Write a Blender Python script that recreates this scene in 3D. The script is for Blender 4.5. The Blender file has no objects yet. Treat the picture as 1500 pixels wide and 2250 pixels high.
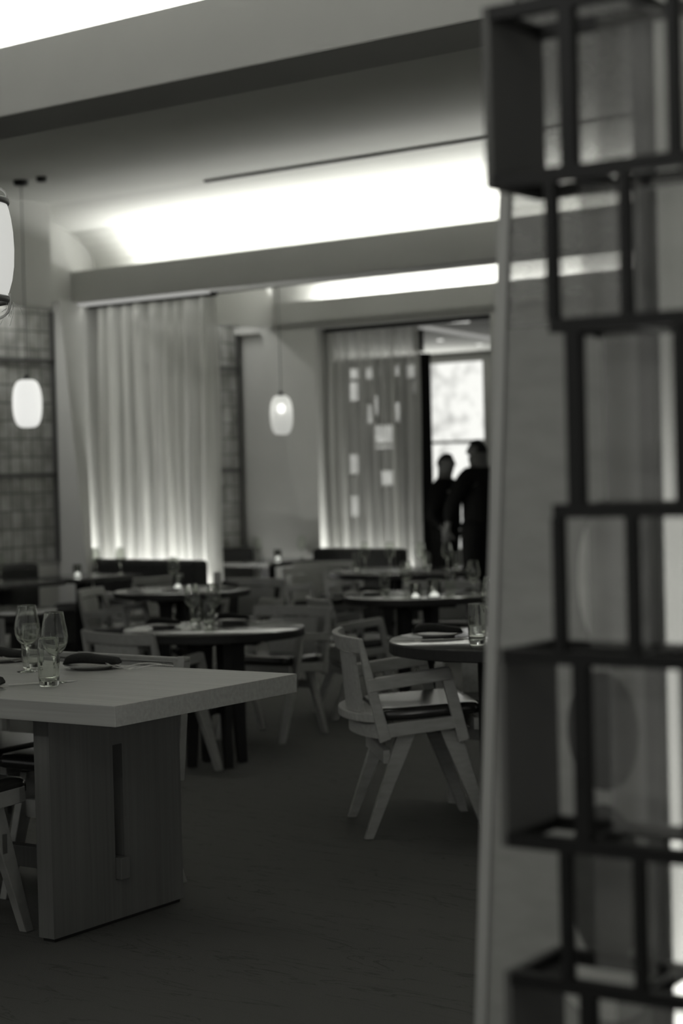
import bpy, math, random
from mathutils import Vector, Matrix, noise
random.seed(7)
C = bpy.context.scene.collection
PI = math.pi
# ------------------------------------------------------------------ camera
EYE = 1.398
ya, pi_, ro = .5995, -.0221, -.025
F = Vector((-math.sin(ya)*math.cos(pi_), math.cos(ya)*math.cos(pi_), math.sin(pi_)))
R = Vector((math.cos(ya), math.sin(ya), 0)); U = R.cross(F)
R2 = R*math.cos(ro)+U*math.sin(ro); U2 = -R*math.sin(ro)+U*math.cos(ro)
cd = bpy.data.cameras.new('camera'); cam = bpy.data.objects.new('camera', cd); C.objects.link(cam)
M = Matrix((R2, U2, -F)).transposed().to_4x4(); M.translation = (0, 0, EYE)
cam.matrix_world = M
cd.sensor_fit = 'VERTICAL'; cd.sensor_height = 36; cd.sensor_width = 24; cd.lens = 4020.9/2250*36
cd.clip_start = .05; cd.clip_end = 100
cd.dof.use_dof = True; cd.dof.focus_distance = 5.3; cd.dof.aperture_fstop = 2.8
bpy.context.scene.camera = cam
# ------------------------------------------------------------------ world and exposure
w = bpy.data.worlds.new('world'); bpy.context.scene.world = w; w.use_nodes = True
bg = w.node_tree.nodes['Background']; bg.inputs[0].default_value = (1, 1, .96, 1); bg.inputs[1].default_value = .27
vs = bpy.context.scene.view_settings
vs.view_transform = 'Standard'; vs.look = 'None'; vs.gamma = 1; vs.use_curve_mapping = False; vs.exposure = 0
bpy.context.scene.cycles.max_bounces = 10
bpy.context.scene.cycles.transparent_max_bounces = 24
bpy.context.scene.cycles.sample_clamp_indirect = 3
# room frame: the hall is turned a little against the tables and the screen
RA = -.0584
K, ZS = 1.25, -.3495      # the hall's shell is drawn in plan units of 1.25 m
LOW = -.19                # the far part of the hall lies a low ramp below the near part
def HM(u, v, z=0):
    c, s = math.cos(RA), math.sin(RA)
    return Vector((u*c-v*s, u*s+v*c, z))
def RM(u, v, z=0): return HM(u*K, v*K, z*K+ZS)
def ground(x, y):
    v = -x*math.sin(RA)+y*math.cos(RA); t = min(1, max(0, (v-6.3)/.8)); return LOW*t
def area(name, u, v, z, su, sv, power, rot=(0, 0, 0), frame=True):
    l = bpy.data.lights.new(name, 'AREA'); l.shape = 'RECTANGLE'; k_ = K if frame else 1; l.size = su*k_; l.size_y = sv*k_; l.energy = power*k_*k_
    l.color = (1, 1, .965)
    o = bpy.data.objects.new(name, l); C.objects.link(o)
    o.location = RM(u, v, z) if frame else (u, v, z)
    o.rotation_mode = 'XYZ'
    o.rotation_euler = (rot[0], rot[1], rot[2]+(RA if frame else 0))
    return o
UP = PI
# cove strips (facing up and forward inside their troughs), with added fill lights
area('cove_and_fill_light', -5.3, 9.72, 2.80, 8.4, .12, 42, (UP+.5, 0, 0))
area('cove_and_fill_light', -5.2, 9.80, 2.885, 8.5, .03, 50, (UP+.95, 0, 0))  # extra strip added to brighten the flat ceiling in place of bounced light
area('cove_and_fill_light', -5.2, 4.635, 2.80, 8.4, .05, 110, (UP+.3, 0, 0))
area('cove_and_fill_light', -6.0, 11.52, 2.66, 6.3, .04, 110, (UP+.2, 0, 0))
area('cove_and_fill_light', -3.5, -.8, 2.9, 8.0, .10, 62, (UP-.95, 0, 0))     # added unseen lamp behind the camera, brightens the near beam face
area('window_daylight', -13.6, 19.95, 1.7, 2.2, 2.0, 40, (-PI/2, 0, 0))
# slot lights over the panel recesses, uplights behind the banquettes
area('slot_light', -9.72, 7.9, 2.76, .10, 2.0, 16)
area('slot_light', -9.74, 10.7, 2.74, .06, 1.1, 3.5)
area('curtain_uplight', -9.25, 9.67, .48, 1.1, .05, 34, (UP-.12, 0, 0))
area('curtain_top_fill', -9.28, 9.66, 2.66, 1.15, .04, .5, (.12, 0, 0))  # added lamp brightening the upper part of the curtain
area('curtain_uplight', -8.6, 11.43, .50, .8, .04, 11, (UP-.12, 0, 0))
area('curtain_back_fill', -1.37, 3.74, .8, .5, 1.3, 6, (-PI/2, 0, 0), False)  # added lamp, makes the invented linen curtain glow from behind
area('curtain_uplight', -1.35, 3.52, .05, .6, .06, 22, (UP-.1, 0, 0), False)  # added floor lamp brightening the invented linen curtain

# ------------------------------------------------------------------ materials
def nt(name):
    m = bpy.data.materials.new(name); m.use_nodes = True
    n = m.node_tree; n.nodes.clear()
    out = n.nodes.new('ShaderNodeOutputMaterial')
    return m, n, out
def grey(g, w=.955): return (g, g*1.005, g*w, 1)
def pbr(name, g, rough=.6, metal=0, spec=.5, bump=None, var=None, coat=0):
    m, n, out = nt(name); b = n.nodes.new('ShaderNodeBsdfPrincipled')
    b.inputs['Base Color'].default_value = grey(g); b.inputs['Roughness'].default_value = rough
    b.inputs['Metallic'].default_value = metal; b.inputs['Specular IOR Level'].default_value = spec
    b.inputs['Coat Weight'].default_value = coat
    n.links.new(b.outputs[0], out.inputs[0])
    tc = n.nodes.new('ShaderNodeTexCoord')
    if var or bump:
        sc, st, amt = var or (20, (1, 1, 1), .1)
        mp = n.nodes.new('ShaderNodeMapping'); mp.inputs['Scale'].default_value = st
        no = n.nodes.new('ShaderNodeTexNoise'); no.inputs['Scale'].default_value = sc; no.inputs['Detail'].default_value = 6
        n.links.new(tc.outputs['Object'], mp.inputs[0]); n.links.new(mp.outputs[0], no.inputs['Vector'])
        r = n.nodes.new('ShaderNodeValToRGB')
        r.color_ramp.elements[0].position = .3; r.color_ramp.elements[1].position = .7
        r.color_ramp.elements[0].color = grey(g*(1-amt)); r.color_ramp.elements[1].color = grey(g*(1+amt))
        n.links.new(no.outputs[0], r.inputs[0]); n.links.new(r.outputs[0], b.inputs['Base Color'])
        if bump:
            bp = n.nodes.new('ShaderNodeBump'); bp.inputs['Strength'].default_value = bump; bp.inputs['Distance'].default_value = .01
            n.links.new(no.outputs[0], bp.inputs['Height']); n.links.new(bp.outputs[0], b.inputs['Normal'])
    return m
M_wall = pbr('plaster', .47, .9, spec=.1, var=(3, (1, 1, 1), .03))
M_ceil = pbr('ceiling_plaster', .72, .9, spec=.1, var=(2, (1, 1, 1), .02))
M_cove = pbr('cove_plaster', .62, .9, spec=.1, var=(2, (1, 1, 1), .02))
M_dark = pbr('dark_metal', .010, .5, metal=.0, spec=.25, var=(12, (1, 1, 1), .2))
M_endp = pbr('dark_panel', .11, .6, spec=.3, var=(4, (1, 1, 1), .12))
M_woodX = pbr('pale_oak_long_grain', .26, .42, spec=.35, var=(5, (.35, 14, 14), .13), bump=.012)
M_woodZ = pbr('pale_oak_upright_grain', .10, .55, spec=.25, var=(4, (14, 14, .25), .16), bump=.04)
M_chair = pbr('oak', .25, .55, spec=.35, var=(8, (2, 8, 8), .12), bump=.03)
M_cane_fr = pbr('cane_chair_wood', .22, .5, spec=.3, var=(8, (3, 3, 3), .1))
M_tab = pbr('dark_lacquer', .035, .12, spec=.7, var=(10, (1, 4, 1), .1))
M_edge = pbr('black_stained_wood', .012, .45, spec=.3, var=(10, (1, 1, 1), .1))
M_leath = pbr('black_leather', .022, .22, spec=.6, var=(40, (1, 1, 1), .1), bump=.03)
M_banq = pbr('charcoal_upholstery', .022, .8, spec=.2, var=(30, (1, 1, 1), .15))
M_nap = pbr('charcoal_linen', .018, .9, spec=.1, var=(200, (1, 1, 1), .2), bump=.1)
M_napw = pbr('pale_linen', .45, .9, spec=.1, var=(100, (1, 1, 1), .05))
M_cer = pbr('stoneware', .30, .35, spec=.5, var=(60, (1, 1, 1), .06))
M_steel = pbr('steel', .75, .38, metal=1)
M_black = pbr('black_cloth', .006, .9, spec=.1, var=(40, (1, 1, 1), .1))
M_skin = pbr('skin', .10, .6, spec=.3, var=(20, (1, 1, 1), .05))
M_hair = pbr('dark_hair', .006, .6, spec=.2, var=(60, (1, 1, 1), .2))
M_leaf = pbr('leaf', .03, .6, spec=.3, var=(10, (1, 1, 1), .2))
M_pot = pbr('pot_glaze', .05, .5, var=(10, (1, 1, 1), .1))
M_cord = pbr('cord', .06, .8, var=(50, (1, 1, 1), .1))
M_bamboo = pbr('bamboo', .45, .5, var=(20, (1, 1, 6), .1))
M_darkhoop = pbr('dark_bamboo', .045, .45, var=(20, (6, 1, 1), .2))

def carpet():
    m, n, out = nt('carpet'); b = n.nodes.new('ShaderNodeBsdfPrincipled'); b.inputs['Roughness'].default_value = .95
    b.inputs['Specular IOR Level'].default_value = .15
    tc = n.nodes.new('ShaderNodeTexCoord'); mp = n.nodes.new('ShaderNodeMapping')
    mp.inputs['Rotation'].default_value = (0, 0, .15); mp.inputs['Scale'].default_value = (.55, 3.6, 1)
    n.links.new(tc.outputs['Object'], mp.inputs[0])
    w1 = n.nodes.new('ShaderNodeTexNoise'); w1.inputs['Scale'].default_value = 2.4; w1.inputs['Detail'].default_value = 7; w1.inputs['Distortion'].default_value = 1.2
    n.links.new(mp.outputs[0], w1.inputs['Vector'])
    # thin dark streak where the noise crosses its middle
    s = n.nodes.new('ShaderNodeMath'); s.operation = 'SUBTRACT'; s.inputs[1].default_value = .5
    a = n.nodes.new('ShaderNodeMath'); a.operation = 'ABSOLUTE'
    n.links.new(w1.outputs[0], s.inputs[0]); n.links.new(s.outputs[0], a.inputs[0])
    r = n.nodes.new('ShaderNodeValToRGB'); r.color_ramp.elements[0].position = 0; r.color_ramp.elements[1].position = .010
    r.color_ramp.elements[0].color = grey(.052); r.color_ramp.elements[1].color = grey(.088)
    n.links.new(a.outputs[0], r.inputs[0])
    f = n.nodes.new('ShaderNodeTexNoise'); f.inputs['Scale'].default_value = 260; f.inputs['Detail'].default_value = 2
    n.links.new(tc.outputs['Object'], f.inputs['Vector'])
    r2 = n.nodes.new('ShaderNodeValToRGB'); r2.color_ramp.elements[0].color = grey(.6); r2.color_ramp.elements[1].color = (1, 1, 1, 1)
    n.links.new(f.outputs[0], r2.inputs[0])
    mx = n.nodes.new('ShaderNodeMix'); mx.data_type = 'RGBA'; mx.blend_type = 'MULTIPLY'; mx.inputs[0].default_value = 1
    n.links.new(r.outputs[0], mx.inputs[6]); n.links.new(r2.outputs[0], mx.inputs[7]); n.links.new(mx.outputs[2], b.inputs['Base Color'])
    bp = n.nodes.new('ShaderNodeBump'); bp.inputs['Strength'].default_value = .5; bp.inputs['Distance'].default_value = .004
    n.links.new(f.outputs[0], bp.inputs['Height']); n.links.new(bp.outputs[0], b.inputs['Normal'])
    n.links.new(b.outputs[0], out.inputs[0]); return m
M_carpet = carpet()

def glass(name='clear_glass', ior=1.45):
    m, n, out = nt(name); g = n.nodes.new('ShaderNodeBsdfGlass'); g.inputs['Roughness'].default_value = 0; g.inputs['IOR'].default_value = ior
    g.inputs['Color'].default_value = (.97, .98, .96, 1)
    n.links.new(g.outputs[0], out.inputs[0]); return m
M_glass = glass()
def emis(name, s, col=(1, 1, .95)):
    m, n, out = nt(name); e = n.nodes.new('ShaderNodeEmission'); e.inputs[0].default_value = (*col, 1); e.inputs[1].default_value = s
    n.links.new(e.outputs[0], out.inputs[0]); return m
M_flame = emis('candle_flame', 14)
M_wax = emis('glowing_wax', .9)
M_led = emis('lamp_glow', 3)
def sheer(name, g, tr, tl=.5, vary=.12):
    # woven see-through cloth: part holes, part fibre that scatters light both ways
    m, n, out = nt(name)
    t = n.nodes.new('ShaderNodeBsdfTransparent'); d = n.nodes.new('ShaderNodeBsdfDiffuse'); l = n.nodes.new('ShaderNodeBsdfTranslucent')
    d.inputs[0].default_value = grey(g); l.inputs[0].default_value = grey(g)
    a = n.nodes.new('ShaderNodeMixShader'); a.inputs[0].default_value = tl
    b = n.nodes.new('ShaderNodeMixShader')
    n.links.new(d.outputs[0], a.inputs[1]); n.links.new(l.outputs[0], a.inputs[2])
    n.links.new(a.outputs[0], b.inputs[1]); n.links.new(t.outputs[0], b.inputs[2])
    tc = n.nodes.new('ShaderNodeTexCoord'); mp = n.nodes.new('ShaderNodeMapping'); mp.inputs['Scale'].default_value = (9, 9, .5)
    no = n.nodes.new('ShaderNodeTexNoise'); no.inputs['Scale'].default_value = 2
    n.links.new(tc.outputs['Object'], mp.inputs[0]); n.links.new(mp.outputs[0], no.inputs['Vector'])
    r = n.nodes.new('ShaderNodeMapRange'); r.inputs['From Min'].default_value = .3; r.inputs['From Max'].default_value = .7
    r.inputs['To Min'].default_value = max(0, tr-vary); r.inputs['To Max'].default_value = tr+vary
    n.links.new(no.outputs[0], r.inputs[0]); n.links.new(r.outputs[0], b.inputs[0])
    n.links.new(b.outputs[0], out.inputs[0]); return m
M_sheer = sheer('sheer_curtain_cloth', .72, .2, vary=.2)
M_sheer2 = sheer('door_sheer_cloth', .8, .34)
M_linen = sheer('linen_cloth', .8, 0, vary=0)
def pane_mat(name, g, tr, ovals=False, tl=.35):
    m, n, out = nt(name)
    t = n.nodes.new('ShaderNodeBsdfTransparent'); d = n.nodes.new('ShaderNodeBsdfDiffuse'); l = n.nodes.new('ShaderNodeBsdfTranslucent')
    gl = n.nodes.new('ShaderNodeBsdfGlossy'); gl.inputs['Roughness'].default_value = .08
    a = n.nodes.new('ShaderNodeMixShader'); a.inputs[0].default_value = tl
    b = n.nodes.new('ShaderNodeMixShader'); c = n.nodes.new('ShaderNodeMixShader'); c.inputs[0].default_value = .04
    n.links.new(d.outputs[0], a.inputs[1]); n.links.new(l.outputs[0], a.inputs[2])
    n.links.new(a.outputs[0], b.inputs[1]); n.links.new(t.outputs[0], b.inputs[2])
    n.links.new(b.outputs[0], c.inputs[1]); n.links.new(gl.outputs[0], c.inputs[2]); n.links.new(c.outputs[0], out.inputs[0])
    tc = n.nodes.new('ShaderNodeTexCoord')
    mp = n.nodes.new('ShaderNodeMapping'); mp.inputs['Scale'].default_value = (6, 6, 14)
    no = n.nodes.new('ShaderNodeTexNoise'); no.inputs['Scale'].default_value = 3; no.inputs['Detail'].default_value = 4
    n.links.new(tc.outputs['Object'], mp.inputs[0]); n.links.new(mp.outputs[0], no.inputs['Vector'])
    r = n.nodes.new('ShaderNodeValToRGB'); r.color_ramp.elements[0].position = .3; r.color_ramp.elements[1].position = .7
    r.color_ramp.elements[0].color = grey(g*.93); r.color_ramp.elements[1].color = grey(g*1.07)
    n.links.new(no.outputs[0], r.inputs[0])
    for s in (d, l): n.links.new(r.outputs[0], s.inputs[0])
    b.inputs[0].default_value = tr
    return m
M_pane = pane_mat('woven_laminated_glass', .30, .68)
M_frost = pane_mat('frosted_glass', .33, .16, tl=.3)
M_frost_d = pane_mat('darker_frosted_glass', .12, .16, tl=.3)
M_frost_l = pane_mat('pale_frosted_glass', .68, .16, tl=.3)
M_clearp = pane_mat('lightly_frosted_glass', .26, .42, tl=.3)
M_trim = pbr('pale_trim', .36, .6, var=(5, (1, 1, 1), .05))

def tile():
    m, n, out = nt('washi_grid_panel'); b = n.nodes.new('ShaderNodeBsdfPrincipled'); b.inputs['Roughness'].default_value = .8
    tc = n.nodes.new('ShaderNodeTexCoord')
    sx = n.nodes.new('ShaderNodeSeparateXYZ'); cb = n.nodes.new('ShaderNodeCombineXYZ')
    n.links.new(tc.outputs['Object'], sx.inputs[0]); n.links.new(sx.outputs[1], cb.inputs[0]); n.links.new(sx.outputs[2], cb.inputs[1])
    br = n.nodes.new('ShaderNodeTexBrick'); br.offset = 0; br.inputs['Scale'].default_value = 1
    br.inputs['Brick Width'].default_value = .105; br.inputs['Row Height'].default_value = .13; br.inputs['Mortar Size'].default_value = .007
    br.inputs['Color1'].default_value = grey(.27); br.inputs['Color2'].default_value = grey(.38); br.inputs['Mortar'].default_value = grey(.12)
    br.inputs['Mortar Smooth'].default_value = .4
    n.links.new(cb.outputs[0], br.inputs['Vector'])
    no = n.nodes.new('ShaderNodeTexNoise'); no.inputs['Scale'].default_value = 9; no.inputs['Detail'].default_value = 5
    n.links.new(tc.outputs['Object'], no.inputs['Vector'])
    r = n.nodes.new('ShaderNodeValToRGB'); r.color_ramp.elements[0].position = .3; r.color_ramp.elements[1].position = .7
    r.color_ramp.elements[0].color = grey(.55); r.color_ramp.elements[1].color = (1, 1, 1, 1)
    n.links.new(no.outputs[0], r.inputs[0])
    mx = n.nodes.new('ShaderNodeMix'); mx.data_type = 'RGBA'; mx.blend_type = 'MULTIPLY'; mx.inputs[0].default_value = 1
    n.links.new(br.outputs[0], mx.inputs[6]); n.links.new(r.outputs[0], mx.inputs[7]); n.links.new(mx.outputs[2], b.inputs['Base Color'])
    n.links.new(b.outputs[0], out.inputs[0]); return m
M_tile = tile()
def daylight():
    # bright, unfocused garden and sky seen through the far glazing
    m, n, out = nt('daylight_garden'); e = n.nodes.new('ShaderNodeEmission')
    tc = n.nodes.new('ShaderNodeTexCoord')
    no = n.nodes.new('ShaderNodeTexNoise'); no.inputs['Scale'].default_value = 4; no.inputs['Detail'].default_value = 6
    n.links.new(tc.outputs['Object'], no.inputs['Vector'])
    r = n.nodes.new('ShaderNodeValToRGB'); r.color_ramp.elements[0].position = .30; r.color_ramp.elements[1].position = .54
    r.color_ramp.elements[0].color = grey(.55); r.color_ramp.elements[1].color = grey(.98)
    n.links.new(no.outputs[0], r.inputs[0]); n.links.new(r.outputs[0], e.inputs[0]); e.inputs[1].default_value = 1.0
    n.links.new(e.outputs[0], out.inputs[0]); return m
M_day = daylight()
def cane():
    m, n, out = nt('woven_cane'); b = n.nodes.new('ShaderNodeBsdfPrincipled'); b.inputs['Base Color'].default_value = grey(.24); b.inputs['Roughness'].default_value = .6
    t = n.nodes.new('ShaderNodeBsdfTransparent'); mx = n.nodes.new('ShaderNodeMixShader')
    tc = n.nodes.new('ShaderNodeTexCoord'); br = n.nodes.new('ShaderNodeTexBrick'); br.offset = .5
    sx = n.nodes.new('ShaderNodeSeparateXYZ'); cb = n.nodes.new('ShaderNodeCombineXYZ')
    n.links.new(tc.outputs['Object'], sx.inputs[0]); n.links.new(sx.outputs[1], cb.inputs[0]); n.links.new(sx.outputs[2], cb.inputs[1])
    br.inputs['Scale'].default_value = 1; br.inputs['Brick Width'].default_value = .009; br.inputs['Row Height'].default_value = .009
    br.inputs['Mortar Size'].default_value = .0022; br.inputs['Mortar Smooth'].default_value = 0
    n.links.new(cb.outputs[0], br.inputs['Vector']); n.links.new(br.outputs['Fac'], mx.inputs[0])
    n.links.new(t.outputs[0], mx.inputs[1]); n.links.new(b.outputs[0], mx.inputs[2]); n.links.new(mx.outputs[0], out.inputs[0]); return m
M_cane = cane()
def lantern(name, s, g=.8, hot=None):
    # lit paper: brightest at the height of the lamp inside
    m, n, out = nt(name); e = n.nodes.new('ShaderNodeEmission'); e.inputs[1].default_value = s; e.inputs[0].default_value = (1, 1, .965, 1)
    d = n.nodes.new('ShaderNodeBsdfDiffuse'); d.inputs[0].default_value = grey(g); a = n.nodes.new('ShaderNodeAddShader')
    n.links.new(e.outputs[0], a.inputs[0]); n.links.new(d.outputs[0], a.inputs[1]); n.links.new(a.outputs[0], out.inputs[0]); return m
M_paper = lantern('lantern_paper', .46, .5)
M_globe = lantern('milk_glass_bright', .74, .7)
def milk():
    m, n, out = nt('milk_glass'); t = n.nodes.new('ShaderNodeBsdfTransparent'); d = n.nodes.new('ShaderNodeBsdfTranslucent'); d.inputs[0].default_value = grey(.9)
    e = n.nodes.new('ShaderNodeEmission'); e.inputs[1].default_value = .22; a = n.nodes.new('ShaderNodeAddShader')
    mx = n.nodes.new('ShaderNodeMixShader'); mx.inputs[0].default_value = .35
    n.links.new(d.outputs[0], a.inputs[0]); n.links.new(e.outputs[0], a.inputs[1])
    n.links.new(a.outputs[0], mx.inputs[1]); n.links.new(t.outputs[0], mx.inputs[2]); n.links.new(mx.outputs[0], out.inputs[0]); return m
M_milk = milk()
M_bulb = emis('bulb', 3.5)

# ------------------------------------------------------------------ mesh helpers
class MB:
    def __init__(s): s.v = []; s.f = []; s.sm = False
    def add(s, vs, fs):
        k = len(s.v); s.v += [tuple(v) for v in vs]; s.f += [tuple(i+k for i in f) for f in fs]; return s
    def box(s, x0, x1, y0, y1, z0, z1):
        return s.add([(x, y, z) for z in (z0, z1) for y in (y0, y1) for x in (x0, x1)],
                     [(0, 2, 3, 1), (4, 5, 7, 6), (0, 1, 5, 4), (2, 6, 7, 3), (0, 4, 6, 2), (1, 3, 7, 5)])
    def prism(s, poly, a, b, ax='y'):
        n = len(poly)
        def P(p, t):
            if ax == 'y': return (p[0], t, p[1])
            if ax == 'x': return (t, p[0], p[1])
            return (p[0], p[1], t)
        return s.add([P(p, a) for p in poly]+[P(p, b) for p in poly],
                     [tuple(range(n)), tuple(range(2*n-1, n-1, -1))]+[(i, i+n, (i+1) % n+n, (i+1) % n) for i in range(n)])
    def loft(s, rings, cap=True, closed=True):
        n = len(rings[0]); vs = [p for r in rings for p in r]; fs = []
        for i in range(len(rings)-1):
            for j in range(n if closed else n-1):
                a = i*n+j; b = i*n+(j+1) % n; fs.append((a, b, b+n, a+n))
        if cap: fs.append(tuple(range(n-1, -1, -1))); fs.append(tuple(range((len(rings)-1)*n, len(rings)*n)))
        return s.add(vs, fs)
    def lathe(s, prof, seg=28, c=(0, 0, 0), closed=False):
        rings = [[(c[0]+max(r, 1e-5)*math.cos(2*PI*k/seg), c[1]+max(r, 1e-5)*math.sin(2*PI*k/seg), c[2]+z) for k in range(seg)] for r, z in prof]
        if closed: rings.append(rings[0])
        s.sm = True
        return s.loft(rings, cap=not closed)
    def tube(s, pts, r, seg=8):
        pts = [Vector(p) for p in pts]; rs = r if isinstance(r, (list, tuple)) else [r]*len(pts)
        rings = []; ref = None
        for i, p in enumerate(pts):
            d = (pts[min(i+1, len(pts)-1)]-pts[max(i-1, 0)]).normalized()
            if ref is None: ref = Vector((0, 0, 1)) if abs(d.z) < .9 else Vector((1, 0, 0))
            a = d.cross(ref).normalized(); b = a.cross(d).normalized(); ref = b
            rings.append([tuple(p+rs[i]*(a*math.cos(2*PI*k/seg)+b*math.sin(2*PI*k/seg))) for k in range(seg)])
        s.sm = True
        return s.loft(rings)
    def beam(s, p, q, w, h, w2=None, h2=None, up=(0, 0, 1)):
        p = Vector(p); q = Vector(q); d = (q-p).normalized(); a = d.cross(Vector(up)).normalized(); b = a.cross(d)
        w2 = w2 or w; h2 = h2 or h
        def ring(c, ww, hh): return [tuple(c+a*x*ww/2+b*y*hh/2) for x, y in ((-1, -1), (1, -1), (1, 1), (-1, 1))]
        return s.loft([ring(p, w, h), ring(q, w2, h2)])
    def build(s, name, mat, parent=None, smooth=None, bevel=0):
        me = bpy.data.meshes.new(name); me.from_pydata(s.v, [], s.f)
        import bmesh
        bm = bmesh.new(); bm.from_mesh(me); bmesh.ops.recalc_face_normals(bm, faces=bm.faces); bm.to_mesh(me); bm.free()
        me.materials.append(mat)
        sm = s.sm if smooth is None else smooth
        if sm:
            me.polygons.foreach_set('use_smooth', [len(p.vertices) <= 4 for p in me.polygons])
        o = bpy.data.objects.new(name, me); C.objects.link(o)
        if parent: o.parent = parent
        if bevel:
            b = o.modifiers.new('bevel', 'BEVEL'); b.width = bevel; b.segments = 2; b.limit_method = 'ANGLE'; b.angle_limit = .6
        return o
def struct(o, room=True):
    o['kind'] = 'structure'
    if room: hall(o)
    return o
def hall(o):
    o.rotation_euler.z = RA; o.scale = (K, K, K); o.location.z = ZS; return o
def tag(o, label, cat, group=None):
    o['label'] = label; o['category'] = cat
    if group: o['group'] = group
    return o
def empty(name, loc=(0, 0, 0), rz=0):
    o = bpy.data.objects.new(name, None); C.objects.link(o); o.location = loc; o.rotation_euler.z = rz
    o.empty_display_size = .1; return o
def dup(root, loc, rz=0, label=None, group=None):
    r = root.copy(); C.objects.link(r); r.location = loc; r.rotation_euler = (0, 0, rz)
    if label: r['label'] = label
    if group: r['group'] = group
    def rec(src, dst):
        for ch in list(src.children):
            c = ch.copy(); C.objects.link(c); c.parent = dst; rec(ch, c)
    rec(root, r); return r
used = set()
def place(proto, loc, rz, label, group=None):
    if proto.name not in used:
        used.add(proto.name); proto.location = loc; proto.rotation_euler.z = rz; proto['label'] = label
        if group: proto['group'] = group
        return proto
    return dup(proto, loc, rz, label, group)

# ------------------------------------------------------------------ the room (u along the beams, v deeper)
o = struct(MB().prism([(-2, 0), (6.3, 0), (7.1, LOW), (26, LOW), (26, LOW-.3), (-2, LOW-.3)], -24, 5, 'x').build('floor', M_carpet, smooth=False), False); o.rotation_euler.z = RA
def section(v0, zb, zl, drop, uL, uR, name, top=3.42):
    # beam with front lip, light trough behind it and a crown curving forward to the flat ceiling
    cr = []
    for k in range(11):
        t = k/10*PI/2
        cr.append((v0+.24-.84*(1-math.cos(t))*1.0, 2.98+.34*math.sin(t)))
    poly = [(v0, zb), (v0, zl), (v0+.025, zl), (v0+.025, zb+.06), (v0+.24, zb+.06)]+cr+[(v0-.6, top), (v0+.28, top), (v0+.28, zb)]
    return MB().prism(poly, uL, uR, 'x').build(name, M_cove, smooth=False)
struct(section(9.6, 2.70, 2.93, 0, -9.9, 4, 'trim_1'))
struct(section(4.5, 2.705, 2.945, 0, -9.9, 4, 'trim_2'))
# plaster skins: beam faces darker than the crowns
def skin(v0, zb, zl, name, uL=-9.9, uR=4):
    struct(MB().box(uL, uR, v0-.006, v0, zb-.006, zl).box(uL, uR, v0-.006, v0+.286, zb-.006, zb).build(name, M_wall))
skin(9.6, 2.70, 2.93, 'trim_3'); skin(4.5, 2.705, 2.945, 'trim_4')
cb = MB().box(-9.9, 4, 4.78, 9.0, 3.32, 3.42)
struct(MB().box(-8.0, 4, 8.97, 9.0, 3.306, 3.32).build('shadow_strip', pbr('painted_shadow_gap', .12, .8, var=(5, (1, 1, 1), .05))))  # dark strip coloured in for the shadow gap at the cove joint
struct(cb.build('ceiling', M_ceil))
struct(MB().box(-9.9, 4, -1.6, 3.9, 3.32, 3.42).build('ceiling_near', M_ceil)).name = 'ceiling'
struct(MB().box(-9.9, 4, 9.88, 11.7, 3.32, 3.42).build('ceiling_far', M_ceil)).name = 'ceiling'
# left wall: recess wall, bulkheads, piers
struct(MB().box(-10.1, -9.9, 3, 11.7, 0, 3.42).build('wall_left', M_wall))
struct(MB().box(-9.52, -9.45, 4.79, 8.97, 2.60, 3.32).box(-9.9, -9.52, 8.93, 8.97, 2.75, 3.32).build('trim_5', M_wall))
struct(MB().box(-9.52, -9.45, 9.9, 11.38, 2.57, 3.32).build('trim_6', M_wall))
A = [(-9.9, 9.38), (-9.64, 9.38), (-9.9, 9.66)]
top = [(-9.9, 9.38), (-9.805, 9.38), (-9.86, 9.66), (-9.9, 9.66)]; bot = [(-9.9, 9.38), (-9.60, 9.38), (-9.86, 9.66), (-9.9, 9.66)]
zz = (-.0, 2.62)
mb = MB().add([(u, v, 0) for u, v in [(-9.9, 9.38), (-9.52, 9.38), (-9.86, 9.66), (-9.9, 9.66)]]+[(u, v, 2.70) for u, v in top],
              [(0, 3, 2, 1), (4, 5, 6, 7), (0, 1, 5, 4), (1, 2, 6, 5), (2, 3, 7, 6), (3, 0, 4, 7)])
struct(mb.build('trim_7', M_wall))
# back wall with the doorway; its left stile leans
struct(MB().box(-9.9, -9.02, 11.5, 11.62, 0, 2.54).build('wall_back_recess', M_wall)).name = 'wall_back_left'
mb = MB().add([(-9.575, 11.4, 2.57), (-9.03, 11.4, 2.57), (-9.03, 11.4, 0), (-8.97-.02, 11.4, 0), (-9.0, 11.4, 0)], [])
mb = MB().prism([(-9.60, 2.54), (-9.03, 2.54)]+[(-9.03, .0), (-9.035, .0), (-9.10, .5), (-9.575, 2.50)], 11.4, 11.499)
struct(mb.build('trim_8', M_wall))
mb = MB().box(-9.9, 4, 11.4, 11.64, 2.54, 2.60).box(-9.45, 4, 11.4, 11.42, 2.54, 2.765)
struct(mb.build('trim_9', M_wall))
struct(MB().box(-7.38, 4, 11.4, 11.6, 0, 2.54).build('wall_back', M_wall))
struct(MB().prism([(11.42, 2.60), (11.62, 2.60), (11.62, 2.98), (11.57, 3.12), (11.45, 3.24), (11.2, 3.31), (10.8, 3.32), (10.8, 3.42), (11.75, 3.42), (11.75, 2.60)][0:10], -9.9, 4, 'x').build('trim_10', M_cove))
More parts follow.
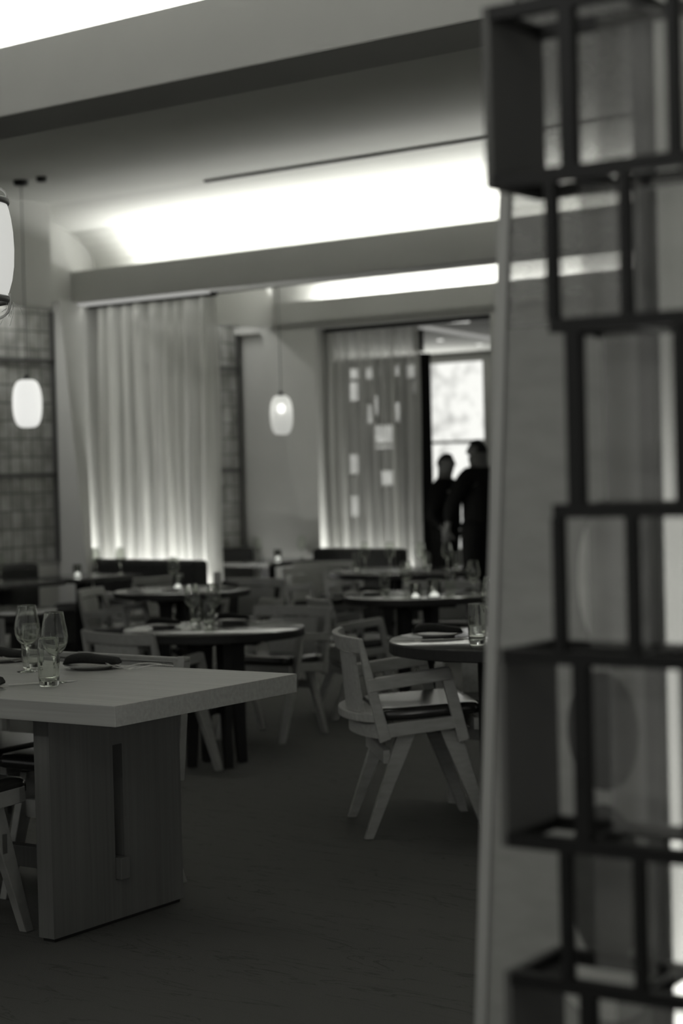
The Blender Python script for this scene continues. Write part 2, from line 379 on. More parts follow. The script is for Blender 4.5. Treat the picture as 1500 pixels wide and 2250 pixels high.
# washi panels in the recesses with dark rails
def washi(n, v0, v1):
    o = struct(MB().box(-9.899, -9.88, v0, v1, .8, 2.75).build('window_%d' % n, M_tile))
    mb = MB()
    for z in (1.43, 2.262): mb.box(-9.88, -9.862, v0, v1, z-.014, z+.014)
    mb.box(-9.88, -9.862, v1-.03, v1, .8, 2.62)
    for k in range(1, int((v1-v0)/.62)+1): mb.box(-9.88, -9.866, v1-.62*k-.01, v1-.62*k+.01, .8, 2.6)
    mb.build('mullion', pbr('panel_rail', .07, .7, var=(9, (1, 1, 1), .1)), o)
washi(1, 5.2, 9.37); washi(2, 9.95, 11.45)

# ------------------------------------------------------------------ far room beyond the doorway
struct(MB().box(-18, -5, 11.76, 20.2, 2.92, 3.02).build('ceiling_beyond', M_ceil)).name = 'ceiling'
mb = MB().box(-18, -15.7, 20, 20.2, 0, 3).box(-15.7, -13.07, 20, 20.2, 2.80, 3).box(-13.07, -5, 20, 20.2, 0, 3).box(-15.7, -13.07, 20, 20.2, 0, .35).box(-14.16, -14.04, 20, 20.2, 0, 3)
struct(mb.build('wall_far', M_wall))
def win(n, u0, u1):
    o = struct(MB().box(u0, u1, 20.1, 20.12, .35, 2.8).build('window_%d' % n, M_day))
    mb = MB().box(u0, u0+.03, 20.03, 20.1, .35, 2.8).box(u1-.03, u1, 20.03, 20.1, .35, 2.8).box(u0, u1, 20.03, 20.1, 1.73, 1.77)
    mb.build('window_frame', M_trim, o)
win(3, -14.04, -13.07); win(4, -15.7, -14.16)
struct(MB().box(-18.1, -18, 11.6, 20.2, 0, 3).build('wall_far_left', M_wall))
for k, (u, v) in enumerate([(-12.26, 17.85), (-12.40, 18.9)]):
    o = empty('downlight', RM(u, v, 2.92)); tag(o, ['left recessed downlight in the room beyond the doorway', 'right recessed downlight in the room beyond the doorway'][k], 'ceiling light', 'downlights in the far room')
    MB().lathe([(.05, -.002), (.075, -.006), (.08, -.001)], 20, closed=True).build('trim_ring', M_trim, o)
    MB().lathe([(.0, -.001), (.052, -.004)], 20).build('lamp', M_led, o)
o = MB().beam(RM(-10.90, 15.2, 2.905), RM(-10.42, 15.7, 2.905), .06, .03).build('linear_ceiling_light', emis('linear_glow', .75))
tag(o, 'bright linear ceiling light just under the head of the doorway', 'ceiling light')
o = MB().beam(RM(-11.2, 16.0, 2.91), RM(-11.7, 18.1, 2.91), .16, .02).build('ceiling_slot_trim', emis('slot_glow', .32))
tag(o, 'dim diagonal light slot in the far room ceiling above the two people', 'ceiling light')
# display divider: dark panels with square openings, standing behind the door curtain
ops = [(-12.064, -11.916, 2.396, 2.586), (-11.849, -11.732, 2.386, 2.573), (-11.654, -11.61, 2.4, 2.553), (-11.455, -11.382, 2.402, 2.542), (-11.306, -11.105, 2.374, 2.543), (-12.071, -11.923, 2.16, 2.364), (-11.844, -11.747, 1.908, 2.108), (-11.738, -11.668, 2.0, 2.201), (-11.468, -11.384, 1.919, 2.116), (-11.747, -11.483, 1.632, 1.88), (-12.096, -11.947, 1.374, 1.575), (-11.671, -11.495, 1.244, 1.393), (-12.091, -11.962, 0.906, 1.129), (-11.223, -11.168, 2.21, 2.34), (-11.204, -11.104, 1.406, 1.624), (-11.201, -11.107, 0.902, 1.119)]
us = sorted({-12.5, -11.07}|{a for o_ in ops for a in o_[:2]}); zs = sorted({0, 2.6}|{a for o_ in ops for a in o_[2:]})
mb = MB()
for j in range(len(zs)-1):
    run = None
    for i in range(len(us)):
        solid = False
        if i < len(us)-1:
            cu = (us[i]+us[i+1])/2; cz = (zs[j]+zs[j+1])/2
            solid = not any(a < cu < b and c < cz < d for a, b, c, d in ops)
        if solid and run is None: run = us[i]
        if not solid and run is not None: mb.box(run, us[i], 15.78, 15.83, zs[j], zs[j+1]); run = None
dv = empty('display_divider', (0, 0, 0)); hall(dv)
tag(dv, 'dark floor-to-ceiling divider with small openings behind the sheer door curtain', 'divider')
mb.build('pierced_panel', M_dark, dv)
MB().box(-11.09, -11.05, 15.70, 15.90, 0, 2.62).build('post', M_dark, dv)
MB().box(-12.54, -12.5, 15.70, 15.90, 0, 2.62).build('post', M_dark, dv)
MB().box(-11.16, -11.09, 15.74, 15.84, 2.64, 2.87).build('hanging_block', M_dark, dv)

# ------------------------------------------------------------------ curtains
def curtain(u0, u1, v, z0, z1, folds, amp, mat, name, seed, parent=None, nz=10):
    rnd = random.Random(seed); N = folds*14
    ph = [0]; 
    for k in range(folds): ph.append(ph[-1]+rnd.uniform(.55, 1.45))
    tot = ph[-1]; am = [rnd.uniform(.5, 1.15) for _ in range(folds+2)]
    vs = []; fs = []
    for j in range(nz+1):
        z = z0+(z1-z0)*j/nz
        for i in range(N+1):
            s = i/N*tot
            k = max(i_ for i_ in range(folds+1) if ph[i_] <= s+1e-9); k = min(k, folds-1)
            t = (s-ph[k])/(ph[k+1]-ph[k])
            a = amp*am[k]*(1 if j < nz else .75)
            y = a*(1-2*abs(math.sin(PI*t))**.6)+.008*math.sin(3*z+k); x = .10*a*math.sin(t*4*PI+.4*z)
            vs.append((u0+(u1-u0)*i/N+x, v+y, z))
    for j in range(nz):
        for i in range(N):
            p = j*(N+1)+i; fs.append((p, p+1, p+N+2, p+N+1))
    o = MB().add(vs, fs).build(name, mat, parent, smooth=True)
    return o
c = empty('sheer_curtain', (0, 0, 0)); hall(c)
tag(c, 'tall pleated sheer curtain glowing from below, under the ceiling beam', 'curtain')
curtain(-9.83, -8.68, 9.78, .5, 2.67, 9, .055, M_sheer, 'drape', 3, c)
MB().box(-9.88, -8.62, 9.74, 9.78, 2.665, 2.69).build('curtain_track', M_dark, c)
c = empty('sheer_curtain', (0, 0, 0)); hall(c)
tag(c, 'thin see-through curtain half drawn across the doorway', 'curtain')
curtain(-8.99, -8.11, 11.5, .5, 2.5, 9, .035, M_sheer2, 'drape', 5, c)
MB().box(-9.0, -7.39, 11.48, 11.52, 2.505, 2.535).build('curtain_track', M_dark, c)
c = empty('added_linen_curtain', (0, 0, 0))  # invented curtain, put in to brighten the area behind the screen
tag(c, 'added linen curtain supplying the bright area behind the right side of the metal screen', 'curtain')
curtain(-1.665, -1.05, 3.60, .02, 2.68, 4, .03, M_linen, 'drape', 8, c)
MB().box(-1.68, -1.0, 3.58, 3.62, 2.68, 2.71).build('curtain_track', M_dark, c)

o = MB().box(-9.86, -8.60, 9.60, 9.68, 2.676, 2.694).build('lit_beam_strip', emis('beam_underside_glow', .42)); hall(o)  # glowing strip stands in for the lit underside of the beam
tag(o, 'thin pale glow strip for the lit beam underside along the head of the glowing curtain', 'light')
# ------------------------------------------------------------------ banquettes
def banquette(name, label, x0, x1, y0, y1, back):
    b = empty(name, (0, 0, 0)); hall(b); tag(b, label, 'banquette')
    MB().box(x0, x1, y0, y1, .128, .22).build('plinth', M_edge, b)
    MB().box(x0, x1, y0, y1, .22, .49).build('seat', M_banq, b, bevel=.03)
    if back == 'left': MB().box(x0-.02, x0+.16, y0, y1, .40, .80).build('backrest', M_banq, b, bevel=.03)
    else: MB().box(x0, x1, y1-.16, y1, .40, .80).build('backrest', M_banq, b, bevel=.03)
banquette('banquette', 'long dark banquette along the left wall below the lit grid panel', -9.84, -9.30, 5.2, 9.0, 'left')
banquette('banquette', 'dark upholstered banquette in front of the glowing sheer curtain', -9.80, -8.64, 9.22, 9.64, 'back')
banquette('banquette', 'dark upholstered banquette against the second grid panel, left of the doorway', -9.84, -9.30, 10.02, 11.36, 'left')
banquette('banquette', 'dark upholstered banquette in front of the doorway curtain', -8.98, -8.15, 10.85, 11.38, 'back')

# ------------------------------------------------------------------ armchair (faces +x)
def arm_chair():
    t = empty('armchair'); tag(t, '', 'chair')
    S = .22; W = .27; th = .034
    def sh(pts): return [(x-S, z) for x, z in pts]
    post = sh([(-.036, .768), (-.018, .768), (.026, .60), (.083, .385), (.040, .368), (-.004, .575)])
    armp = sh([(-.004, .612), (.30, .648), (.312, .648), (.318, .60), (.29, .598), (.004, .563)])
    fpost = sh([(.284, .605), (.318, .645), (.384, .372), (.342, .360)])
    rail = sh([(.052, .44), (.346, .462), (.37, .418), (.066, .388)])
    rleg = sh([(.112, .392), (.185, .398), (.012, 0), (-.022, 0)])
    fleg = sh([(.275, .41), (.355, .416), (.472, 0), (.440, 0)])
    for sg in (-1, 1):
        y = sg*W
        MB().prism(post, y-th/2, y+th/2).build('back_post', M_chair, t, bevel=.004)
        MB().prism(armp, y-th/2-.004, y+th/2+.004).build('armrest', M_chair, t, bevel=.004)
        MB().prism(fpost, y-th/2, y+th/2).build('front_post', M_chair, t, bevel=.004)
        MB().prism(rail, y-th/2+.003, y+th/2-.003).build('side_rail', M_chair, t, bevel=.003)
        yi = sg*(W-.04)
        for nm, pl in (('leg', rleg), ('leg', fleg)):
            MB().prism(pl, yi-.016, yi+.016).build(nm, M_chair, t, bevel=.004)
    # curved top rail
    def arc(xc, z0, z1, bul, thk, tilt=0):
        n = 10; rings = []
        for k in range(n+1):
            y = -W+2*W*k/n; q = 1-(2*k/n-1)**2; x = xc-bul*q-S
            rings.append([(x-thk/2, y, z0), (x+thk/2, y, z0), (x+thk/2+tilt, y, z1), (x-thk/2+tilt, y, z1)])
        return MB().loft(rings)
    arc(-.012, .708, .768, .055, .024, -.014).build('top_rail', M_chair, t, bevel=.004)
    n = 6; rings = []
    for k in range(n+1):
        y = -.17+.34*k/n
        q0 = 1-(y/W)**2
        rings.append([(-.012-.05*q0-S, y, .70), (.0-.05*q0-S, y, .70), (.052-.085*q0-S, y, .475), (.040-.085*q0-S, y, .475)])
    MB().loft(rings).build('back_splat', M_chair, t)
    # bulging seat-back shelf
    ou = []; 
    for k in range(13):
        a = PI*k/12; ou.append((.05-.125*math.sin(a)-S, -W*math.cos(a)))
    MB().prism(ou, .445, .478, 'z').build('back_shelf', M_chair, t, bevel=.004)
    arc(.045, .385, .445, .07, .02).build('rear_rail', M_chair, t)
    MB().box(.405-S, .425-S, -W, W, .405, .45).build('front_rail', M_chair, t)
    for x, z in ((.072, .315), (.36, .36)):
        MB().box(x-S-.012, x-S+.012, -W+.04, W-.04, z-.03, z+.02).build('cross_rail', M_chair, t)
    # upholstered seat with a soft edge
    rings = []
    for zz_, ins in ((.445, .012), (.45, 0), (.476, 0), (.488, .008), (.492, .03)):
        x0, x1, y1 = .045+ins, .44-ins, W-.024-ins; r = .04; pr = []
        for cx_, cy_, a0 in ((x1-r, y1-r, 0), (x0+r, y1-r, 90), (x0+r, -y1+r, 180), (x1-r, -y1+r, 270)):
            for q in range(4):
                a = math.radians(a0+30*q); pr.append((cx_+r*math.cos(a)-S, cy_+r*math.sin(a), zz_+.045*(cx_-.05)))
        rings.append(pr)
    MB().loft(rings).build('seat', M_leath, t, smooth=True)
    return t
AC = arm_chair()
g1 = 'wooden armchairs at the round tables'
place(AC, (-3.833, 6.078, 0), math.radians(42), 'nearest pale wooden armchair with black seat, beside the right round table', g1)
for x, y, a, lab in [
    (-6.68, 9.91, 50, 'wooden armchair whose back rises at the left rim of the candlelit round table'),
    (-6.59, 8.85, -88, 'broad-backed wooden armchair on the far right of the middle-left round table'),
    (-6.30, 7.42, 82, 'wooden armchair seen from behind at the near side of the middle-left round table'),
    (-8.93, 10.19, 24, 'wooden armchair left of the small round table before the curtain'),
    (-8.65, 11.20, -90, 'wooden armchair at the far side of the small round table with a votive'),
    (-9.02, 12.93, -6, 'pale-edged wooden armchair at the left end of the furthest round table'),
    (-9.40, 13.55, -40, 'dim wooden armchair standing by the doorway curtain banquette'),
    (-3.87, 6.86, -58, 'wooden armchair on the far side of the right round table'),
    (-6.88, 11.26, -66, 'wooden armchair on the far side of the candlelit round table'),
    (-8.13, 7.79, 130, 'wooden armchair beside the dark round table at the left edge'),
]:
    place(AC, (x, y, ground(x, y)), math.radians(a), lab, g1)
place(AC, HM(-10.62, 10.95, LOW), math.radians(176), 'wooden armchair facing the left banquette table beside the glowing curtain', g1)

# ------------------------------------------------------------------ cane-back chair (faces +x)
def cane_chair():
    t = empty('cane_back_chair'); tag(t, '', 'chair', 'cane-back chairs at the long table')
    W = .232
    for sg in (-1, 1):
        MB().beam((-.20, sg*(W-.018), .36), (-.25, sg*(W-.018), .778), .03, .036).build('back_post', M_cane_fr, t, bevel=.003)
        MB().beam((-.22, sg*(W-.02), .42), (.20, sg*(W-.02), .435), .03, .05).build('side_rail', M_cane_fr, t, bevel=.003)
        MB().prism([(-.10, .40), (-.03, .40), (-.215, 0), (-.25, 0)], sg*(W-.045)-.015, sg*(W-.045)+.015).build('leg', M_cane_fr, t, bevel=.003)
        MB().prism([(.06, .41), (.13, .41), (.245, 0), (.21, 0)], sg*(W-.045)-.015, sg*(W-.045)+.015).build('leg', M_cane_fr, t, bevel=.003)
    MB().beam((-.249, -W, .770), (-.249, W, .768), .026, .012).build('top_rail', M_cane_fr, t, bevel=.003)
    MB().beam((-.228, -W+.03, .59), (-.228, W-.03, .59), .022, .03).build('lower_rail', M_cane_fr, t)
    # rounded inner frame round the cane
    def rr(w, z0, z1, r):
        o_ = []
        for cy, cz, a0 in ((w-r, z1-r, 0), (-w+r, z1-r, 90), (-w+r, z0+r, 180), (w-r, z0+r, 270)):
            for q in range(5):
                a = math.radians(a0+22.5*q); y = cy+r*math.cos(a); z = cz+r*math.sin(a)
                o_.append((y, z))
        return o_
    a = rr(W-.034, .602, .764, .01); b = rr(W-.042, .610, .758, .025)
    X = lambda z: -.249+(.768-z)*.12
    vs = []; n = len(a)
    for off in (-.006, .012): vs += [(X(z)+off, y, z) for y, z in a]+[(X(z)+off, y, z) for y, z in b]
    fs = []
    for i in range(n):
        j = (i+1) % n
        fs += [(i, j, j+n, i+n), (2*n+i, 3*n+i, 3*n+j, 2*n+j), (i+n, j+n, 3*n+j, 3*n+i), (i, 2*n+i, 2*n+j, j)]
    MB().add(vs, fs).build('cane_frame', M_cane_fr, t)
    k = [(X(z), y, z) for y, z in rr(W-.041, .608, .759, .025)]
    MB().add([(x-.001, y, z) for x, y, z in k]+[(x+.001, y, z) for x, y, z in k], [tuple(range(n)), tuple(range(2*n-1, n-1, -1))]+[(i, (i+1) % n, (i+1) % n+n, i+n) for i in range(n)]).build('cane_panel', M_cane, t)
    MB().box(-.10, -.08, -W+.03, W-.03, .28, .33).build('cross_rail', M_cane_fr, t)
    MB().box(.12, .14, -W+.03, W-.03, .26, .32).build('cross_rail', M_cane_fr, t)
    rings = []
    for zz_, ins in ((.437, .01), (.442, 0), (.468, 0), (.48, .01), (.486, .04)):
        x0, x1, y1 = -.20+ins, .235-ins, W-.006-ins; r = .05; pr = []
        for cx_, cy_, a0 in ((x1-r, y1-r, 0), (x0+r, y1-r, 90), (x0+r, -y1+r, 180), (x1-r, -y1+r, 270)):
            for q in range(4):
                a_ = math.radians(a0+30*q); pr.append((cx_+r*math.cos(a_), cy_+r*math.sin(a_), zz_))
        rings.append(pr)
    MB().loft(rings).build('seat', M_leath, t, smooth=True)
    return t
CC = cane_chair()
place(CC, (-4.20, 4.605, 0), -PI/2, 'right cane-back chair of the two behind the long table')
place(CC, (-4.665, 4.612, 0), -PI/2, 'left cane-back chair of the two behind the long table')
place(CC, (-4.20, 3.86, 0), PI/2, 'cane-back chair tucked under the near side of the long table')

# ------------------------------------------------------------------ long table
cx, cy = -3.4546, 3.8948
t = empty('long_dining_table', (0, 0, 0)); tag(t, 'long pale oak dining table with thick top and slab legs in the left foreground', 'table')
MB().box(cx-2.7, cx, cy, cy+.8808, .69, .75).build('tabletop', M_woodX, t, bevel=.0015)
def slab(x0, x1):
    y0, y1 = cy+.1213, cy+.7343; ym = (y0+y1)/2; g = .022
    mb = MB()
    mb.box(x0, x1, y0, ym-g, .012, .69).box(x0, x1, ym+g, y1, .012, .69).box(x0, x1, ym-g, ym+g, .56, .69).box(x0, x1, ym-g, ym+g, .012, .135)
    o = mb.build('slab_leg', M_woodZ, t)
    MB().box(x0+.008, x1-.008, y0+.01, y1-.01, 0, .012).build('foot_pad', M_edge, o)
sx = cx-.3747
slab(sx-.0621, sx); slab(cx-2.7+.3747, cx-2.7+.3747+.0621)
ym = cy+.4278
MB().box(cx-2.7+.36, sx+.022, ym-.02, ym+.02, .137, .205).build('stretcher', M_woodZ, t, bevel=.002)

# ------------------------------------------------------------------ round tables
def round_table(name='round_table', r=.5):
    t = empty(name); tag(t, '', 'table', 'round dark tables')
    MB().lathe([(0, .704), (r-.004, .704), (r, .708), (r, .744), (r-.003, .7475)], 72).build('table_edge', M_edge, t, smooth=False)
    MB().lathe([(0, .7475), (r-.003, .7475), (r-.006, .750), (0, .750)], 72).build('tabletop', M_tab, t)
    MB().box(-.26, .26, -.04, .04, .66, .704).box(-.04, .04, -.26, .26, .66, .704).build('top_brace', M_edge, t)
    for k in range(4):
        a = PI/4+k*PI/2; c_, s_ = math.cos(a), math.sin(a)
        MB().beam((.12*c_, .12*s_, .69), (.15*c_, .15*s_, 0), .05, .10, .04, .045, up=(c_, s_, .01)).build('leg', M_edge, t)
    MB().box(-.1, .1, -.012, .012, .28, .32).box(-.012, .012, -.1, .1, .28, .32).build('cross_stretcher', M_edge, t)
    return t
RT = round_table()
for x, y, rz, lab in [(-6.23, 7.85, .3, 'dark round table with two wine glasses, just behind the long table'),
                      (-3.374, 6.12, .2, 'glossy dark round table at the right, half hidden by the frosted panel'),
                      (-6.52, 10.42, .5, 'dark round table with the bright candle holder in front of the doorway'),
                      (-8.54, 10.40, .1, 'dark round table with a small votive in front of the glowing curtain'),
                      (-8.53, 8.34, .4, 'dark round table cut off by the left edge of the picture')]:
    place(RT, (x, y, ground(x, y)), rz, lab)
o = round_table(r=.62); o.location = (-8.22, 12.90, LOW); o['label'] = 'furthest dark round table, in front of the two people'
def square_table():
    t = empty('banquette_table'); tag(t, '', 'table', 'square dark tables along the banquette')
    MB().box(-.33, .33, -.38, .38, .71, .75).build('tabletop', M_tab, t, bevel=.002)
    MB().box(-.05, .05, -.05, .05, .02, .71).build('column', M_edge, t)
    MB().box(-.25, .25, -.25, .25, 0, .02).build('base_plate', M_edge, t)
    return t
ST = square_table()
for u, v, lab in [(-11.35, 11.05, 'square dark banquette table with a candle, below the bright pendant'),
                  (-11.35, 10.15, 'square dark banquette table nearest the left edge of the picture'),
                  (-11.30, 13.45, 'square dark banquette table with a candle, below the dim pendant')]:
    place(ST, HM(u, v, LOW), RA, lab)

# ------------------------------------------------------------------ tableware
def wine_glass():
    o = [(.0, 0), (.037, 0), (.038, .0015), (.02, .004), (.006, .008), (.0042, .02), (.004, .06), (.0048, .078), (.009, .084), (.022, .094), (.034, .108), (.0415, .128), (.0435, .146), (.041, .168), (.0355, .195), (.0312, .221), (.0305, .2242), (.0302, .225)]
    i = [(.0298, .225), (.0295, .2242), (.0302, .221), (.0345, .195), (.040, .168), (.0424, .146), (.0404, .128), (.033, .1095), (.021, .0965), (.008, .0875), (.0, .0865)]
    return MB().lathe(o+i, 40).build('wine_glass', M_glass)
def tumbler():
    o = [(0, 0), (.0265, 0), (.0275, .0004), (.0295, .0025), (.0305, .006), (.0335, .04), (.0345, .08), (.0335, .125), (.0314, .148), (.031, .1512), (.0307, .152)]
    i = [(.0298, .152), (.0295, .1512), (.0299, .148), (.032, .125), (.033, .08), (.0318, .04), (.0300, .024), (.027, .018), (.022, .0165), (0, .016)]
    return MB().lathe(o+i, 40).build('tumbler', M_glass)
WG = wine_glass(); TB = tumbler()
tag(WG, '', 'wine glass'); tag(TB, '', 'drinking glass')
T = .7505; T2 = .7505+LOW
def tz(x, y): return T if x > -5.5 else T2
for x, y, l, g in [(-4.355, 4.479, 'left wine glass of the pair on the long table', 'wine glasses on the long table'),
                (-4.036, 4.272, 'right wine glass on the long table, just behind the nearest tumbler', 'wine glasses on the long table'),
                (-6.54, 8.05, 'left wine glass of the pair on the middle-left round table', 'wine glasses on the middle-left round table'),
                (-6.41, 8.08, 'right wine glass of the pair on the middle-left round table', 'wine glasses on the middle-left round table'),
                (-6.549, 10.329, 'large rounded wine glass catching a highlight on the candlelit round table', 'wine glasses on the candlelit table'),
                (-6.13, 10.50, 'wine glass at the right end of the candlelit round table beside the screen', 'wine glasses on the candlelit table'),
                (-8.66, 13.01, 'leftmost wine glass on the furthest round table', 'wine glasses on the furthest round table'),
                (-8.443, 13.067, 'second wine glass from the left on the furthest round table', 'wine glasses on the furthest round table'),
                (-8.161, 13.112, 'third wine glass from the left on the furthest round table', 'wine glasses on the furthest round table'),
                (-7.853, 13.031, 'wine glass standing out against the dark trousers of the two people', 'wine glasses on the furthest round table'),
                (-3.549, 6.22, 'wine glass on the right round table at the edge of the frosted panel', 'wine glasses on the right round table'),
                (-3.09, 6.20, 'wine glass seen dimly through the metal screen on the right round table', 'wine glasses on the right round table'),
                (-8.80, 8.68, 'wine glass on the round table at the left edge of the picture', None),
                (-8.78, 10.60, 'tall wine glass beside the votive in front of the glowing curtain', None)]:
    place(WG, (x, y, tz(x, y)), random.random()*6, l, g)
for u, v, l in [(-11.45, 11.3, 'faint wine glass right of the candle on the left banquette table'), (-11.2, 11.35, 'faint wine glass at the right end of the left banquette table'),
                (-11.45, 10.2, 'faint wine glass left of the candle on the left banquette table'), (-11.4, 13.42, 'faint wine glass on the banquette table left of the doorway'), (-11.2, 13.85, 'faint wine glass at the right end of the banquette table left of the doorway')]:
    place(WG, HM(u, v, T2), 0, l, 'wine glasses on the banquette tables')
for x, y, l, g in [(-3.984, 4.188, 'nearest clear tumbler on the long table, in front of the wine glasses', 'tumblers on the long table'),
                (-4.426, 4.57, 'clear tumbler on the long table behind the left wine glass', 'tumblers on the long table'),
                (-6.46, 7.98, 'left tumbler on the middle-left round table', 'tumblers on the middle-left round table'),
                (-6.27, 7.86, 'right tumbler on the middle-left round table', 'tumblers on the middle-left round table'),
                (-6.698, 10.291, 'tumbler left of the large wine glass on the candlelit round table', 'tumblers on the far tables'),
                (-6.19, 10.30, 'low glass right of the square candle holder', 'tumblers on the far tables'),
                (-8.607, 12.80, 'left tumbler on the furthest round table', 'tumblers on the far tables'),
                (-7.912, 12.80, 'middle tumbler on the furthest round table in front of the people', 'tumblers on the far tables'),
                (-7.739, 12.986, 'right tumbler on the furthest round table', 'tumblers on the far tables'),
                (-3.375, 5.80, 'tumbler on the right round table just left of the frosted panel', 'tumblers on the right round table'),
                (-3.106, 5.80, 'tumbler on the right round table seen through the frosted panel', 'tumblers on the right round table'),
                (-8.66, 8.60, 'tumbler on the round table at the left edge of the picture', None)]:
    place(TB, (x, y, tz(x, y)), 0, l, g)

def plate_obj():
    return MB().lathe([(0, .004), (.05, .004), (.055, 0), (.062, 0), (.066, .004), (.096, .013), (.0965, .0155), (.068, .0085), (0, .007)], 48).build('plate', M_cer)
def napkin():
    # folded cloth roll: two layers with a rounded fold
    rings = []
    n = 18
    for k in range(n+1):
        t_ = k/n; x = -.095+.19*t_; e = min(1, math.sqrt(max(0, 1-(2*t_-1)**8)))
        w_ = .042*(.72+.28*e)*(1+.10*math.sin(7*t_+1)); h = .031*(.25+.75*e)*(1-.35*max(0, t_-.45))
        lift = .006*math.sin(5*t_)+.012*max(0, t_-.6)
        rg = []
        for q in range(20):
            a = 2*PI*q/20; ca, sa = math.cos(a), math.sin(a)
            y = w_*(abs(ca)**.6)*(1 if ca > 0 else -1); z = h*.5*(abs(sa)**.75)*(1 if sa > 0 else -1)
            if abs(sa) < .35 and ca > 0: y -= .008
            rg.append((x, y, z+h*.5+lift*(1 if sa > 0 else .6)))
        rings.append(rg)
    return MB().loft(rings).build('napkin', M_nap, smooth=True)
PL = plate_obj(); NP = napkin(); tag(PL, '', 'plate'); tag(NP, '', 'napkin')
sets = [(-4.21, 4.64, .45, 'on the long table, right of the tumbler', 'L'), (-4.70, 4.70, .3, 'on the long table beside the left edge of the picture', 'L'), (-4.155, 4.03, .5, 'on the near side of the long table, cut by the left edge', 'L'),
        (-6.56, 7.82, .6, 'on the near left of the middle-left round table', 'R'), (-6.38, 8.22, .6, 'on the far right of the middle-left round table', 'R'),
        (-3.69, 6.04, .6, 'on the right round table behind the nearest armchair', 'R'), (-6.88, 10.42, .7, 'on the left side of the candlelit round table', 'R'), (-8.30, 10.62, .5, 'on the right of the small round table before the curtain', 'R')]
for x, y, a, l, k in sets:
    place(PL, (x, y, tz(x, y)), 0, 'pale rimmed plate '+l, 'plates with napkins')
    place(NP, (x, y, tz(x, y)+.0155), a, 'folded charcoal napkin '+l, 'charcoal napkins')
# fork, head towards -x, lying tines up
def fork():
    f = empty('fork'); tag(f, '', 'fork', 'forks on the long table')
    mb = MB(); P = []
    for k in range(9):
        t_ = k/8; x = -.02+.13*t_; w_ = .0025+.0035*t_**2; z = .004+.008*math.sin(PI*t_)
        P.append([(x, -w_, z), (x, w_, z), (x, w_, z+.002), (x, -w_, z+.002)])
    mb.loft(P).build('handle', M_steel, f)
    mb = MB(); P = []
    for k in range(5):
        t_ = k/4; x = -.02-.028*t_; w_ = .0025+.0085*math.sin(PI/2*t_); z = .004-.001*t_+.003*math.sin(PI*t_)
        P.append([(x, -w_, z), (x, w_, z), (x, w_, z+.002), (x, -w_, z+.002)])
    mb.loft(P).build('head', M_steel, f)
    for j in range(4):
        y = -.0092+.00613*j; P = []
        for k in range(6):
            t_ = k/5; x = -.047-.042*t_; z = .004+.018*t_**1.5; h = .0016*(1-.5*t_)
            P.append([(x, y-h, z), (x, y+h, z), (x, y+h, z+.0016), (x, y-h, z+.0016)])
        MB().loft(P).build('tine', M_steel, f)
    return f
FK = fork()
for x, y, a, l in [(-4.09, 4.70, 1.12, 'left fork of the pair right of the plate on the long table'), (-4.02, 4.675, 1.05, 'right fork of the pair right of the plate on the long table'),
                   (-4.60, 4.73, 1.1, 'fork beside the plate at the left edge of the long table'), (-6.17, 8.24, .9, 'fork on the right of the middle-left round table')]:
    place(FK, (x, y, tz(x, y)), a, l)
def knife():
    k = empty('knife'); tag(k, '', 'knife')
    MB().loft([[(x, -w_, .002), (x, w_, .002), (x, w_, .0045), (x, -w_, .0045)] for x, w_ in ((-.11, .004), (-.09, .0055), (0, .0045))]).build('handle', M_steel, k)
    MB().loft([[(x, -.004, .002), (x, w_, .002), (x, w_, .003), (x, -.004, .003)] for x, w_ in ((0, .004), (.03, .009), (.08, .009), (.11, -.002))]).build('blade', M_steel, k)
    return k
KN = knife()
for x, y, a, l in [(-4.05, 4.23, 1.0, 'table knife on the long table behind the nearest tumbler'), (-4.12, 3.985, .9, 'table knife at the left edge of the long table'), (-3.60, 5.93, .75, 'table knife in front of the plate on the right round table')]:
    place(KN, (x, y, T), a, l, 'table knives')
# candles
def votive(r, h):
    v = empty('votive_candle'); tag(v, '', 'candle', 'candles on the tables')
    MB().lathe([(0, 0), (r, 0), (r, h), (r-.003, h), (r-.003, .006), (0, .006)], 24).build('glass_cup', M_glass, v)
    MB().lathe([(0, .007), (r-.0045, .007), (r-.0045, h*.72), (0, h*.72)], 20).build('wax', M_wax, v)
    MB().lathe([(0, h*.74), (.006, h*.77), (.008, h*.82), (.004, h*.9), (0, h*.96)], 10).build('flame', M_flame, v)
    return v
VC = votive(.036, .10); used_v = False
place(VC, (-6.252, 10.20, T2), 0, 'bright square-looking candle holder on the round table in front of the doorway').scale = (1.25, 1.25, 1.2)
for p, l in [((-8.66, 10.50, T2), 'small votive candle on the round table in front of the glowing curtain'),
             (HM(-11.35, 10.98, T2), 'white candle on the left banquette table'), (HM(-11.30, 13.60, T2), 'small candle on the banquette table left of the doorway'),
             ((-6.335, 10.10, T2), 'small low candle immediately left of the bright candle holder')]:
    place(VC, p, 0, l).scale = (1, 1, 1)
